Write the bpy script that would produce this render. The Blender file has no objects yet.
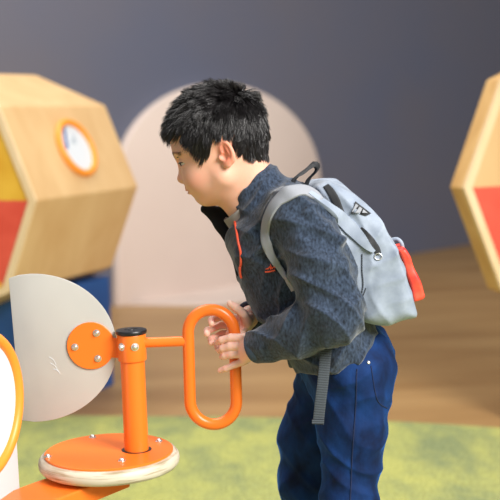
import bpy, bmesh, math, random
import numpy as np
from mathutils import Vector, Matrix
from mathutils.bvhtree import BVHTree

random.seed(7); rng = np.random.default_rng(11)
scene = bpy.context.scene
COL = scene.collection
R_ = math.radians

# ------------------------------------------------------------------ camera
F = 1180.0
CAM = np.array([0.0, -2.06, 1.08])
p_, ro_ = R_(6.6), R_(1.6)
r0 = np.array([1.0, 0, 0]); u0 = np.array([0, math.sin(p_), math.cos(p_)]); FW = np.array([0, math.cos(p_), -math.sin(p_)])
RT = r0*math.cos(ro_) - u0*math.sin(ro_)
UP = u0*math.cos(ro_) + r0*math.sin(ro_)
def P(px, py, Y=0.0):
    d = FW + RT*(px-250)/F + UP*(250-py)/F
    return CAM + d*((Y-CAM[1])/d[1])
def G(px, py, z=0.0):
    d = FW + RT*(px-250)/F + UP*(250-py)/F
    return CAM + d*((z-CAM[2])/d[2])
S = 0.00175
cam = bpy.data.cameras.new('camera'); camo = bpy.data.objects.new('camera', cam); COL.objects.link(camo)
cam.sensor_width = 36; cam.lens = F*36/500; cam.clip_start = 0.05
camo.matrix_world = Matrix(((RT[0], UP[0], -FW[0], CAM[0]), (RT[1], UP[1], -FW[1], CAM[1]), (RT[2], UP[2], -FW[2], CAM[2]), (0, 0, 0, 1)))
cam.dof.use_dof = True; cam.dof.focus_distance = 2.04; cam.dof.aperture_fstop = 4.2
scene.camera = camo

# ------------------------------------------------------------------ colours / materials
def lin(c):
    c = c/255.0
    return c/12.92 if c <= 0.04045 else ((c+0.055)/1.055)**2.4
def rgb(r, g, b): return (lin(r), lin(g), lin(b), 1.0)
def newmat(name, col, rough=0.5, spec=0.5, **kw):
    m = bpy.data.materials.new(name); m.use_nodes = True
    b = m.node_tree.nodes['Principled BSDF']
    b.inputs['Base Color'].default_value = col; b.inputs['Roughness'].default_value = rough
    b.inputs['Specular IOR Level'].default_value = spec
    for k, v in kw.items(): b.inputs[k.replace('_', ' ')].default_value = v
    return m
def nodes(m): return m.node_tree.nodes, m.node_tree.links, m.node_tree.nodes['Principled BSDF']
def add_noise_col(m, c1, c2, scale, detail=4, lo=0.35, hi=0.65, stretch=(1, 1, 1), rot=(0, 0, 0), dist=0.0):
    N, L, b = nodes(m)
    tc = N.new('ShaderNodeTexCoord'); mp = N.new('ShaderNodeMapping'); mp.inputs['Scale'].default_value = stretch; mp.inputs['Rotation'].default_value = rot
    L.new(tc.outputs['Object'], mp.inputs['Vector'])
    n = N.new('ShaderNodeTexNoise'); n.inputs['Scale'].default_value = scale; n.inputs['Detail'].default_value = detail; n.inputs['Distortion'].default_value = dist
    L.new(mp.outputs[0], n.inputs['Vector'])
    r = N.new('ShaderNodeValToRGB'); r.color_ramp.elements[0].position = lo; r.color_ramp.elements[1].position = hi
    r.color_ramp.elements[0].color = c1; r.color_ramp.elements[1].color = c2
    L.new(n.outputs['Fac'], r.inputs['Fac']); L.new(r.outputs['Color'], b.inputs['Base Color'])
    return r, mp
def add_bump(m, scale, strength, dist=0.002, detail=3, stretch=(1, 1, 1)):
    N, L, b = nodes(m)
    tc = N.new('ShaderNodeTexCoord'); mp = N.new('ShaderNodeMapping'); mp.inputs['Scale'].default_value = stretch
    L.new(tc.outputs['Object'], mp.inputs['Vector'])
    n = N.new('ShaderNodeTexNoise'); n.inputs['Scale'].default_value = scale; n.inputs['Detail'].default_value = detail
    L.new(mp.outputs[0], n.inputs['Vector'])
    bp = N.new('ShaderNodeBump'); bp.inputs['Strength'].default_value = strength; bp.inputs['Distance'].default_value = dist
    L.new(n.outputs['Fac'], bp.inputs['Height'])
    if b.inputs['Normal'].is_linked:
        L.new(b.inputs['Normal'].links[0].from_socket, bp.inputs['Normal'])
    L.new(bp.outputs[0], b.inputs['Normal'])

M = {}
M['orange'] = newmat('orange powder coat', rgb(246, 120, 36), 0.32, 0.5); add_bump(M['orange'], 900, 0.05, 0.0005)
M['ring_orange'] = newmat('orange ring', rgb(244, 150, 52), 0.4)
M['black'] = newmat('black plastic', rgb(26, 27, 30), 0.35)
M['steel'] = newmat('steel', rgb(225, 224, 222), 0.38, Metallic=1.0)
M['frost'] = newmat('frosted acrylic', rgb(228, 224, 216), 0.5, 0.4, Transmission_Weight=0.30)
add_noise_col(M['frost'], rgb(196, 193, 189), rgb(208, 205, 200), 6)
M['white'] = newmat('white laminate', rgb(214, 219, 226), 0.4)
M['ply'] = newmat('plywood edge', rgb(226, 216, 196), 0.55)
add_noise_col(M['ply'], rgb(160, 142, 112), rgb(208, 199, 180), 16, stretch=(1, 1, 16), lo=0.32, hi=0.52, detail=5)
def wood(name, c1, c2, st=(1, 6, 6), rot=(0, 0, 0)):
    m = newmat(name, c1, 0.45, 0.4); add_noise_col(m, c1, c2, 3.0, stretch=st, lo=0.3, hi=0.7, detail=6, rot=rot, dist=0.6); return m
M['wood'] = wood('birch panel', rgb(205, 165, 115), rgb(218, 183, 134), (3, 3, 0.6))
M['wood_edge'] = wood('birch edge', rgb(222, 192, 148), rgb(230, 204, 166), (6, 6, 1))
M['wood_rim'] = wood('birch rim', rgb(204, 158, 96), rgb(222, 180, 118), (6, 6, 1))
M['wood_post'] = wood('birch post', rgb(190, 150, 90), rgb(206, 168, 106), (6, 6, 1))
M['yellow'] = newmat('yellow panel', rgb(224, 170, 52), 0.5); add_noise_col(M['yellow'], rgb(218, 162, 46), rgb(230, 180, 62), 8)
M['red'] = newmat('red panel', rgb(214, 66, 46), 0.5); add_noise_col(M['red'], rgb(214, 76, 58), rgb(226, 90, 70), 8)
M['navy'] = newmat('navy base', rgb(20, 58, 112), 0.5); add_noise_col(M['navy'], rgb(30, 72, 132), rgb(36, 82, 146), 5)
M['blue_ink'] = newmat('blue ink', rgb(60, 90, 160), 0.5)
M['grey_ink'] = newmat('grey ink', rgb(175, 185, 195), 0.5)
M['wall'] = newmat('slate wall', rgb(92, 92, 108), 0.6, 0.3)
add_noise_col(M['wall'], rgb(98, 103, 123), rgb(108, 106, 116), 0.6); add_bump(M['wall'], 30, 0.05, 0.003)
M['arch'] = newmat('pale arch', rgb(232, 214, 203), 0.6, 0.3); add_noise_col(M['arch'], rgb(222, 204, 194), rgb(229, 212, 202), 1.2)
M['floor'] = newmat('brown floor', rgb(150, 114, 70), 0.42, 0.45)
add_noise_col(M['floor'], rgb(146, 108, 62), rgb(176, 139, 90), 1.6, stretch=(0.5, 2.2, 1), lo=0.3, hi=0.7, detail=6)
add_bump(M['floor'], 60, 0.06, 0.002)
M['carpet'] = newmat('green carpet', rgb(176, 186, 92), 0.95, 0.1)
def carpet_mat():
    m = M['carpet']; N, L, b = nodes(m)
    tc = N.new('ShaderNodeTexCoord'); mp = N.new('ShaderNodeMapping'); mp.inputs['Scale'].default_value = (1, 0.55, 1)
    L.new(tc.outputs['Object'], mp.inputs['Vector'])
    def noise(sc, de):
        n = N.new('ShaderNodeTexNoise'); n.inputs['Scale'].default_value = sc; n.inputs['Detail'].default_value = de; n.inputs['Roughness'].default_value = 0.65
        L.new(mp.outputs[0], n.inputs['Vector']); return n
    n1 = noise(4.0, 8); n2 = noise(120, 3)
    r = N.new('ShaderNodeValToRGB'); e = r.color_ramp.elements
    e[0].position = 0.36; e[0].color = rgb(140, 150, 106); e[1].position = 0.58; e[1].color = rgb(186, 187, 110)
    L.new(n1.outputs['Fac'], r.inputs['Fac'])
    r2 = N.new('ShaderNodeValToRGB'); r2.color_ramp.elements[0].color = rgb(196, 196, 196); r2.color_ramp.elements[1].color = (1, 1, 1, 1)
    r2.color_ramp.elements[0].position = 0.3; r2.color_ramp.elements[1].position = 0.6
    L.new(n2.outputs['Fac'], r2.inputs['Fac'])
    mx = N.new('ShaderNodeMix'); mx.data_type = 'RGBA'; mx.blend_type = 'MULTIPLY'; mx.inputs['Factor'].default_value = 1
    L.new(r.outputs['Color'], mx.inputs['A']); L.new(r2.outputs['Color'], mx.inputs['B']); L.new(mx.outputs['Result'], b.inputs['Base Color'])
    bp = N.new('ShaderNodeBump'); bp.inputs['Strength'].default_value = 0.4; bp.inputs['Distance'].default_value = 0.004
    L.new(n2.outputs['Fac'], bp.inputs['Height']); L.new(bp.outputs[0], b.inputs['Normal'])
carpet_mat()
# clothing
def fleece(name, cs, sheen=0.3):
    m = newmat(name, cs[1], 0.95, 0.1, Sheen_Weight=sheen, Sheen_Roughness=0.5)
    r, mp = add_noise_col(m, cs[0], cs[1], 260, detail=6, lo=0.25, hi=0.75, stretch=(1, 1, 0.5), rot=(0, 0.6, 0))
    add_bump(m, 420, 0.4, 0.0012); add_bump(m, 40, 0.45, 0.006)
    return m
M['fleece'] = fleece('heathered fleece', (rgb(15, 19, 26), rgb(68, 82, 104)))
M['fleece_body'] = fleece('charcoal fleece', (rgb(30, 32, 37), rgb(66, 72, 82)), 0.15)
M['lining'] = newmat('black lining', rgb(22, 22, 25), 0.9, 0.2)
M['zip'] = newmat('coral zip', rgb(240, 92, 62), 0.5)
M['tee'] = newmat('grey tee', rgb(150, 146, 142), 0.9, 0.1); add_bump(M['tee'], 600, 0.4, 0.001)
M['cord'] = newmat('blue corduroy', rgb(16, 44, 92), 0.8, 0.2, Sheen_Weight=1.0, Sheen_Roughness=0.28, Sheen_Tint=rgb(50, 125, 225))
def cord_mat():
    m = M['cord']; N, L, b = nodes(m)
    r, mp = add_noise_col(m, rgb(5, 19, 50), rgb(17, 56, 114), 24, detail=6, lo=0.3, hi=0.72, stretch=(1, 1, 0.6), dist=0.3)
    tc = N.new('ShaderNodeTexCoord'); w = N.new('ShaderNodeTexWave'); w.bands_direction = 'X'; w.inputs['Scale'].default_value = 130; w.inputs['Distortion'].default_value = 0.6; w.inputs['Detail Scale'].default_value = 0.3
    L.new(tc.outputs['Object'], w.inputs['Vector'])
    bp = N.new('ShaderNodeBump'); bp.inputs['Strength'].default_value = 0.12; bp.inputs['Distance'].default_value = 0.0006
    L.new(w.outputs['Fac'], bp.inputs['Height']); L.new(bp.outputs[0], b.inputs['Normal'])
    add_bump(m, 35, 0.4, 0.006)
    mp2 = N.new('ShaderNodeMapping'); mp2.inputs['Scale'].default_value = (1, 1, 0.6); mp2.inputs['Rotation'].default_value = (0.2, 0.5, 0.3); L.new(tc.outputs['Object'], mp2.inputs['Vector'])
    cr = N.new('ShaderNodeTexNoise'); cr.noise_type = 'RIDGED_MULTIFRACTAL'; cr.inputs['Scale'].default_value = 13; cr.inputs['Detail'].default_value = 3; cr.inputs['Distortion'].default_value = 0.5
    L.new(mp2.outputs[0], cr.inputs['Vector'])
    b2 = N.new('ShaderNodeBump'); b2.inputs['Strength'].default_value = 0.8; b2.inputs['Distance'].default_value = 0.012
    L.new(cr.outputs['Fac'], b2.inputs['Height']); L.new(b.inputs['Normal'].links[0].from_socket, b2.inputs['Normal']); L.new(b2.outputs[0], b.inputs['Normal'])
cord_mat()
M['seam'] = newmat('dark seam', rgb(7, 26, 66), 0.8)
M['stitch'] = newmat('stitch', rgb(50, 92, 150), 0.8)
M['bag'] = newmat('grey nylon', rgb(166, 174, 184), 0.6, 0.35, Sheen_Weight=0.15); add_noise_col(M['bag'], rgb(130, 141, 158), rgb(154, 165, 181), 30, detail=4)
add_bump(M['bag'], 900, 0.3, 0.0006); add_bump(M['bag'], 22, 0.3, 0.006)
M['strap'] = newmat('strap grey', rgb(150, 153, 160), 0.75, 0.2); add_bump(M['strap'], 700, 0.4, 0.0008)
M['web'] = newmat('grey webbing', rgb(96, 102, 110), 0.8, 0.2)
def web_mat():
    m = M['web']; N, L, b = nodes(m)
    tc = N.new('ShaderNodeTexCoord'); w = N.new('ShaderNodeTexWave'); w.bands_direction = 'Z'; w.inputs['Scale'].default_value = 110
    L.new(tc.outputs['Object'], w.inputs['Vector'])
    r = N.new('ShaderNodeValToRGB'); r.color_ramp.elements[0].color = rgb(50, 55, 62); r.color_ramp.elements[1].color = rgb(86, 92, 100)
    L.new(w.outputs['Fac'], r.inputs['Fac']); L.new(r.outputs['Color'], b.inputs['Base Color'])
    bp = N.new('ShaderNodeBump'); bp.inputs['Strength'].default_value = 0.5; bp.inputs['Distance'].default_value = 0.001
    L.new(w.outputs['Fac'], bp.inputs['Height']); L.new(bp.outputs[0], b.inputs['Normal'])
web_mat()
M['blackweb'] = newmat('black webbing', rgb(30, 32, 36), 0.7); add_bump(M['blackweb'], 500, 0.4, 0.001)
M['redtag'] = newmat('red nylon', rgb(222, 46, 44), 0.45); add_noise_col(M['redtag'], rgb(206, 36, 40), rgb(240, 84, 56), 40)
M['hair'] = newmat('black hair', rgb(30, 27, 28), 0.34, 0.7)
M['skin'] = newmat('skin', rgb(235, 185, 158), 0.5, 0.4, Subsurface_Weight=0.25, Subsurface_Scale=0.006)
M['skin'].node_tree.nodes['Principled BSDF'].inputs['Subsurface Radius'].default_value = (1.0, 0.35, 0.2)
def skin_mat():
    N, L, b = nodes(M['skin']); a = N.new('ShaderNodeAttribute'); a.attribute_name = 'tone'
    L.new(a.outputs['Color'], b.inputs['Base Color'])
skin_mat()
M['eye'] = newmat('eye white', rgb(225, 215, 208), 0.2); M['iris'] = newmat('dark iris', rgb(28, 18, 14), 0.12)
M['shoe'] = newmat('shoe', rgb(60, 62, 68), 0.7); M['sole'] = newmat('sole', rgb(225, 225, 222), 0.7)

# ------------------------------------------------------------------ object helpers
def mesh_obj(name, verts, faces, mat, parent=None, smooth=True, mats=None, fm=None):
    me = bpy.data.meshes.new(name)
    me.from_pydata([tuple(map(float, v)) for v in verts], [], [tuple(map(int, f)) for f in faces]); me.update()
    return link(name, me, mat, parent, smooth)
def link(name, me, mat, parent=None, smooth=True):
    o = bpy.data.objects.new(name, me); COL.objects.link(o)
    if mat is not None: me.materials.append(mat)
    if smooth: me.polygons.foreach_set('use_smooth', [True]*len(me.polygons))
    if parent is not None: set_parent(o, parent)
    return o
def set_parent(o, parent):
    o.parent = parent
    m = Matrix.Identity(4); q = parent
    while q is not None:
        m = q.matrix_basis if q is parent and q.parent is None else m
        q = q.parent
    root = parent
    while root.parent is not None: root = root.parent
    o.matrix_parent_inverse = root.matrix_basis.inverted() if parent is root else Matrix.Identity(4)
def thing(name, loc, label, cat, group=None):
    o = bpy.data.objects.new(name, None); COL.objects.link(o); o.location = loc; o.empty_display_size = 0.05
    o.matrix_basis = Matrix.Translation(Vector(loc))
    o['label'] = label; o['category'] = cat
    if group: o['group'] = group
    return o
def bm_obj(name, bm, mat, parent=None, smooth=False, autosmooth=None):
    bmesh.ops.recalc_face_normals(bm, faces=bm.faces)
    me = bpy.data.meshes.new(name); bm.to_mesh(me); bm.free()
    o = link(name, me, mat, parent, smooth)
    if autosmooth:
        me.polygons.foreach_set('use_smooth', [True]*len(me.polygons))
        me.set_sharp_from_angle(angle=R_(autosmooth))
    return o
def frame_from(z, hint=(0, 0, 1)):
    z = np.array(z, float); z /= np.linalg.norm(z); h = np.array(hint, float)
    x = np.cross(h, z)
    if np.linalg.norm(x) < 1e-4: x = np.cross((1, 0, 0), z)
    x /= np.linalg.norm(x); y = np.cross(z, x)
    return x, y, z
def ring_verts(bm, c, x, y, rx, ry, n):
    return [bm.verts.new(tuple(c + x*rx*math.cos(2*math.pi*i/n) + y*ry*math.sin(2*math.pi*i/n))) for i in range(n)]
def tube_bm(path, rad, n=14, closed=False, bm=None, caps=True, flat=None):
    bm = bm or bmesh.new(); path = [np.array(p, float) for p in path]; m = len(path); rings = []
    px = None
    for i in range(m):
        a = path[(i-1) % m] if (closed or i > 0) else path[i]; b = path[(i+1) % m] if (closed or i < m-1) else path[i]
        t = b-a; t /= np.linalg.norm(t)
        if px is None: x, y, _ = frame_from(t, (0.1, 1, 0.2))
        else:
            x = px - t*np.dot(px, t); x /= np.linalg.norm(x); y = np.cross(t, x)
        px = x; r = rad[i] if hasattr(rad, '__len__') else rad
        rings.append(ring_verts(bm, path[i], x, y, r, r*(flat or 1), n))
    for i in range(m if closed else m-1):
        A, B = rings[i], rings[(i+1) % m]
        for j in range(n): bm.faces.new((A[j], A[(j+1) % n], B[(j+1) % n], B[j]))
    if not closed and caps: bm.faces.new(rings[0][::-1]); bm.faces.new(rings[-1])
    return bm
def lathe_bm(c, axis, prof, n=48, bm=None, hint=(0, 1, 0)):
    # prof: list of (radius, height along axis)
    bm = bm or bmesh.new(); x, y, z = frame_from(axis, hint); c = np.array(c, float)
    rings = [ring_verts(bm, c + z*h, x, y, max(r, 1e-5), max(r, 1e-5), n) for r, h in prof]
    for A, B in zip(rings, rings[1:]):
        for j in range(n): bm.faces.new((A[j], A[(j+1) % n], B[(j+1) % n], B[j]))
    bm.faces.new(rings[0][::-1]); bm.faces.new(rings[-1])
    return bm
def prism_bm(poly, off, bm=None):
    # poly: list of 3D points (planar), off: extrusion vector
    bm = bm or bmesh.new(); off = np.array(off, float)
    A = [bm.verts.new(tuple(p)) for p in poly]; B = [bm.verts.new(tuple(np.array(p)+off)) for p in poly]
    bm.faces.new(A[::-1]); bm.faces.new(B); n = len(A)
    for i in range(n): bm.faces.new((A[i], A[(i+1) % n], B[(i+1) % n], B[i]))
    return bm
def bevel(bm, w, seg=2):
    bmesh.ops.recalc_face_normals(bm, faces=bm.faces)
    es = [e for e in bm.edges if len(e.link_faces) == 2 and e.calc_face_angle(0) > R_(25)]
    bmesh.ops.bevel(bm, geom=es, offset=w, segments=seg, profile=0.5, affect='EDGES', clamp_overlap=True)
    return bm
def box_bm(c, ax, half, bm=None):
    ax = [np.array(a, float)/np.linalg.norm(a) for a in ax]; c = np.array(c, float)
    poly = [c - ax[2]*half[2] + ax[0]*half[0]*i + ax[1]*half[1]*j for i, j in ((-1, -1), (1, -1), (1, 1), (-1, 1))]
    return prism_bm(poly, ax[2]*2*half[2], bm)
def ribbon_bm(pts, nors, widths, th, bm=None):
    bm = bm or bmesh.new(); pts = [np.array(p, float) for p in pts]; m = len(pts); rings = []
    for i in range(m):
        t = pts[min(i+1, m-1)] - pts[max(i-1, 0)]; t /= np.linalg.norm(t)
        n = np.array(nors[i], float); n -= t*np.dot(n, t); n /= np.linalg.norm(n); w = np.cross(t, n); hw = widths[i]/2
        prof = [(-1, 0), (-1, .8), (-.93, 1), (-.5, 1.04), (0, 1.05), (.5, 1.04), (.93, 1), (1, .8), (1, 0)]
        rings.append([bm.verts.new(tuple(pts[i] + w*hw*a + n*th*b)) for a, b in prof])
    k = len(rings[0])
    for A, B in zip(rings, rings[1:]):
        for j in range(k): bm.faces.new((A[j], A[(j+1) % k], B[(j+1) % k], B[j]))
    bm.faces.new(rings[0][::-1]); bm.faces.new(rings[-1])
    return bm
def smooth_path(pts, sub=6, closed=False):
    pts = [np.array(p, float) for p in pts]; n = len(pts); out = []
    for i in range(n if closed else n-1):
        g = lambda j: pts[j % n] if closed else pts[min(max(j, 0), n-1)]
        a, b, c, d = g(i-1), g(i), g(i+1), g(i+2)
        for k in range(sub):
            t = k/sub
            out.append(0.5*((2*b) + (-a+c)*t + (2*a-5*b+4*c-d)*t*t + (-a+3*b-3*c+d)*t**3))
    if not closed: out.append(pts[-1])
    return out

# ------------------------------------------------------------------ signed distance sculpting
class Sdf:
    def __init__(s): s.p = []; s.disp = None
    def add(s, f, c, r, k=0.01, op='u'): s.p.append((op, f, np.array(c, float), r, k)); return s
    def ell(s, c, rad, axes=None, k=0.01, op='u'):
        c = np.array(c, float); rad = np.array(rad, float); A = np.array(axes, float) if axes is not None else np.eye(3)
        def f(p):
            q = (p-c) @ A.T; a = q/rad; k0 = np.sqrt((a*a).sum(-1)); a = a/rad; k1 = np.sqrt((a*a).sum(-1))+1e-9
            return k0*(k0-1)/k1
        return s.add(f, c, rad.max(), k, op)
    def cone(s, a, b, r1, r2, k=0.01, op='u', sy=1.0):
        # tapered capsule; sy squeezes world Y so that the section becomes wider in Y
        a = np.array(a, float); b = np.array(b, float); sc = np.array([1, sy, 1.0])
        A, B = a*sc, b*sc; ba = B-A; l2 = ba @ ba; rr = r1-r2; a2 = l2-rr*rr; il2 = 1/l2
        def f(p):
            pa = p*sc-A; y = pa @ ba; z = y-l2; w = pa*l2-ba*y[..., None]; x2 = (w*w).sum(-1); y2 = y*y*l2; z2 = z*z*l2
            kk = np.sign(rr)*rr*rr*x2
            d = (np.sqrt(x2*a2*il2)+y*rr)*il2-r1
            c1 = np.sign(z)*a2*z2 > kk; c2 = np.sign(y)*a2*y2 < kk
            d = np.where(c2, np.sqrt(x2+y2)*il2-r1, d)
            return np.where(c1, np.sqrt(x2+z2)*il2-r2, d)
        return s.add(f, (a+b)/2, np.linalg.norm(a-b)/2+max(r1, r2)/sy, k, op)
    def chain(s, pts, rads, k=0.01, op='u', sy=1.0):
        for i in range(len(pts)-1): s.cone(pts[i], pts[i+1], rads[i], rads[i+1], k, op, sy)
        return s
    def box(s, c, axes, half, rnd, k=0.01, op='u'):
        c = np.array(c, float); A = np.array(axes, float); half = np.array(half, float)-rnd
        def f(p):
            q = np.abs((p-c) @ A.T)-half
            return np.sqrt((np.maximum(q, 0)**2).sum(-1)) + np.minimum(q.max(-1), 0)-rnd
        return s.add(f, c, np.linalg.norm(half)+rnd, k, op)
    def slab(s, poly, yc, hw, rnd, k=0.01, op='u'):
        # side outline (world X, Z) with real width across Y and rounded edges
        A = np.array([[v[0], v[2]] for v in poly]); n = len(A)
        def f(p):
            x = p[..., 0]; z = p[..., 2]; d = np.full(x.shape, 1e9); sg = np.ones(x.shape)
            for i in range(n):
                a = A[i]; b = A[i-1]; e = b-a; wx = x-a[0]; wz = z-a[1]; t = np.clip((wx*e[0]+wz*e[1])/(e @ e), 0, 1)
                d = np.minimum(d, (wx-e[0]*t)**2+(wz-e[1]*t)**2)
                c1 = z >= a[1]; c2 = z < b[1]; c3 = e[0]*wz > e[1]*wx
                sg = np.where((c1 & c2 & c3) | (~c1 & ~c2 & ~c3), -sg, sg)
            d = sg*np.sqrt(d); hh = hw(p) if callable(hw) else hw
            u = d+rnd; v = np.abs(p[..., 1]-yc)-hh+rnd
            return np.minimum(np.maximum(u, v), 0)+np.sqrt(np.maximum(u, 0)**2+np.maximum(v, 0)**2)-rnd
        c = np.array([A[:, 0].mean(), yc, A[:, 1].mean()]); h0 = 0.14 if callable(hw) else hw
        return s.add(f, c, max(np.sqrt(((A-[c[0], c[2]])**2).sum(1)).max(), h0)*1.0+h0*0.5, k, op)
    def plane(s, c, n, k=0.004):  # keep the side opposite to n
        c = np.array(c, float); n = np.array(n, float)/np.linalg.norm(n)
        s.p.append(('i', lambda p: (p-c) @ n, c, 1e9, k)); return s
    def planecut(s, c, n, cc, r, k=0.004):  # the same, local to a ball
        c = np.array(c, float); n = np.array(n, float)/np.linalg.norm(n); cc = np.array(cc, float)
        s.p.append(('s', lambda p: np.maximum(-((p-c) @ n), np.sqrt(((p-cc)**2).sum(-1))-r), cc, r, k)); return s
    def ev(s, p, prims):
        d = np.full(p.shape[:-1], 0.2)
        for op, f, c, r, k in prims:
            e = f(p)
            if op == 'u':
                h = np.maximum(k-np.abs(d-e), 0)/k; d = np.minimum(d, e)-h*h*k*0.25
            else:
                e = -e if op == 's' else e
                h = np.maximum(k-np.abs(d-e), 0)/k; d = np.maximum(d, e)+h*h*k*0.25
        if s.disp is not None: d = d - s.disp(p)
        return d
    def mesh(s, h, B=16):
        bl = B*h; diag = bl*math.sqrt(3)/2; slack = 0.03
        cand = set()
        for op, f, c, r, k in s.p:
            if op != 'u': continue
            lo = np.floor((c-r-0.012)/bl).astype(int); hi = np.floor((c+r+0.012)/bl).astype(int)
            g = np.stack(np.meshgrid(*[np.arange(lo[i], hi[i]+1) for i in range(3)], indexing='ij'), -1).reshape(-1, 3)
            ctr = (g+0.5)*bl
            g = g[np.sqrt(((ctr-c)**2).sum(-1)) < r+diag+0.012]
            cand.update(map(tuple, g))
        cand = np.array(sorted(cand)); ctr = (cand+0.5)*bl
        dc = np.concatenate([s.ev(ctr[i:i+4000], s.p) for i in range(0, len(ctr), 4000)])
        act = cand[np.abs(dc) < diag*1.5+0.01]
        ax = np.arange(B+1)
        I = np.stack(np.meshgrid(ax, ax, ax, indexing='ij'), -1)
        OFF = 1 << 19
        def gid(i): i = i.astype(np.int64)+OFF; return (i[..., 0] << 40) | (i[..., 1] << 20) | i[..., 2]
        V, ID, Q = [], [], []
        cs = [(0, 0, 0), (1, 0, 0), (0, 1, 0), (1, 1, 0), (0, 0, 1), (1, 0, 1), (0, 1, 1), (1, 1, 1)]
        ed = [(a, b) for a in range(8) for b in range(a+1, 8) if bin(a ^ b).count('1') == 1]
        for b in act:
            bc = (b+0.5)*bl
            pr = [q for q in s.p if np.sqrt(((bc-q[2])**2).sum())-q[3]-diag < slack+q[4]]
            if not any(q[0] == 'u' for q in pr): continue
            gi = I + b*B; d = s.ev(gi*h, pr); sg = d < 0
            if sg.all() or not sg.any(): continue
            cd = np.stack([d[x:x+B, y:y+B, z:z+B] for x, y, z in cs], -1); cg = cd < 0
            m = cg.any(-1) & ~cg.all(-1); cd = cd[m]; cg = cg[m]; base = gi[:B, :B, :B][m]
            acc = np.zeros((len(cd), 3)); cnt = np.zeros(len(cd)); C = np.array(cs, float)
            for a, e in ed:
                x = cg[:, a] != cg[:, e]; den = cd[:, a]-cd[:, e]; t = np.where(x, cd[:, a]/np.where(den == 0, 1, den), 0)
                acc += np.where(x[:, None], C[a]+(C[e]-C[a])*t[:, None], 0); cnt += x
            V.append((base+acc/cnt[:, None])*h); ID.append(gid(base))
            for dim in range(3):
                hi = [slice(0, B)]*3; hi[dim] = slice(1, B+1)
                s0 = sg[:B, :B, :B]; s1 = sg[tuple(hi)]; x = s0 != s1
                g0 = gi[:B, :B, :B][x]; fl = s0[x]
                u, v = (dim+1) % 3, (dim+2) % 3; eu = np.zeros(3, int); eu[u] = 1; ev_ = np.zeros(3, int); ev_[v] = 1
                q = np.stack([gid(g0-eu-ev_), gid(g0-ev_), gid(g0), gid(g0-eu)], -1)
                q[~fl] = q[~fl][:, ::-1]; Q.append(q)
        V = np.concatenate(V); ID = np.concatenate(ID); Q = np.concatenate(Q)
        o = np.argsort(ID); IDs = ID[o]
        ix = np.searchsorted(IDs, Q); ix = np.clip(ix, 0, len(IDs)-1); ok = (IDs[ix] == Q).all(1)
        return V, o[ix[ok]]
def np_mesh(name, V, Q, mat, parent=None):
    me = bpy.data.meshes.new(name); me.vertices.add(len(V)); me.vertices.foreach_set('co', V.astype(np.float32).ravel())
    n = len(Q); k = Q.shape[1]; me.loops.add(n*k); me.loops.foreach_set('vertex_index', Q.astype(np.int32).ravel())
    me.polygons.add(n); me.polygons.foreach_set('loop_start', np.arange(0, n*k, k, dtype=np.int32))
    me.update(calc_edges=True); me.validate()
    return link(name, me, mat, parent)
def keep_largest(V, Q):
    lab = np.arange(len(V))
    while True:
        m = lab[Q].min(1); new = lab.copy()
        np.minimum.at(new, Q.ravel(), np.repeat(m, Q.shape[1])); new = new[new]
        if (new == lab).all(): break
        lab = new
    u, c = np.unique(lab, return_counts=True); big = u[c.argmax()]; km = lab == big
    idx = np.cumsum(km)-1; Q = Q[km[Q].all(1)]
    return V[km], idx[Q]
def sdf_obj(name, sd, h, mat, parent=None, largest=True, relax=0):
    V, Q = sd.mesh(h)
    if largest: V, Q = keep_largest(V, Q)
    for _ in range(relax):
        acc = np.zeros_like(V); cnt = np.zeros(len(V))
        c = V[Q].mean(1)
        for j in range(Q.shape[1]): np.add.at(acc, Q[:, j], c); np.add.at(cnt, Q[:, j], 1)
        V = V*0.4+acc/cnt[:, None]*0.6
    o = np_mesh(name, V, Q, mat, parent); o['_v'] = 0; del o['_v']
    return o, V, Q
def bvh(*VQ):
    vs, fs, n = [], [], 0
    for V, Q in VQ:
        vs.extend(map(tuple, V)); fs.extend([tuple(int(i)+n for i in q) for q in Q]); n += len(V)
    return BVHTree.FromPolygons(vs, fs)
def cast(tree, px, py):
    d = FW + RT*(px-250)/F + UP*(250-py)/F; d /= np.linalg.norm(d)
    h = tree.ray_cast(Vector(CAM), Vector(d))
    if h[0] is None: return None, None
    n = np.array(h[1]);
    if n @ d > 0: n = -n
    return np.array(h[0]), n
def casts(tree, pts, off=0.0):
    out, nn = [], []
    for q in pts:
        p, n = cast(tree, *q)
        if p is None: continue
        out.append(p+n*off); nn.append(n)
    return out, nn

# ------------------------------------------------------------------ the room
def PL(px, py, c, n):
    d = FW + RT*(px-250)/F + UP*(250-py)/F; n = np.array(n, float)
    return CAM + d*(((np.array(c)-CAM) @ n)/(d @ n))
def structure(o): o['kind'] = 'structure'; return o
structure(bm_obj('floor', box_bm((0, 5, -0.05), ((1, 0, 0), (0, 1, 0), (0, 0, 1)), (14, 13, 0.05)), M['floor']))
WC = np.array([-0.695, 6.84-2.06, 0.0]); WD = np.array([1.0, 1.01, 0])/math.hypot(1, 1.01); WN = np.array([WD[1], -WD[0], 0])   # wall line, direction, normal towards the room
structure(bm_obj('wall_back', box_bm(WC + WD*2.0 - WN*0.1 + np.array([0, 0, 2.0]), (WD, WN, (0, 0, 1)), (9.5, 0.1, 2.0)), M['wall']))
structure(bm_obj('wall_right', box_bm(WC + WD*11.6 + WN*4.0 + np.array([0, 0, 2.0]), (WN, WD, (0, 0, 1)), (4.2, 0.1, 2.0)), M['wall']))
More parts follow.
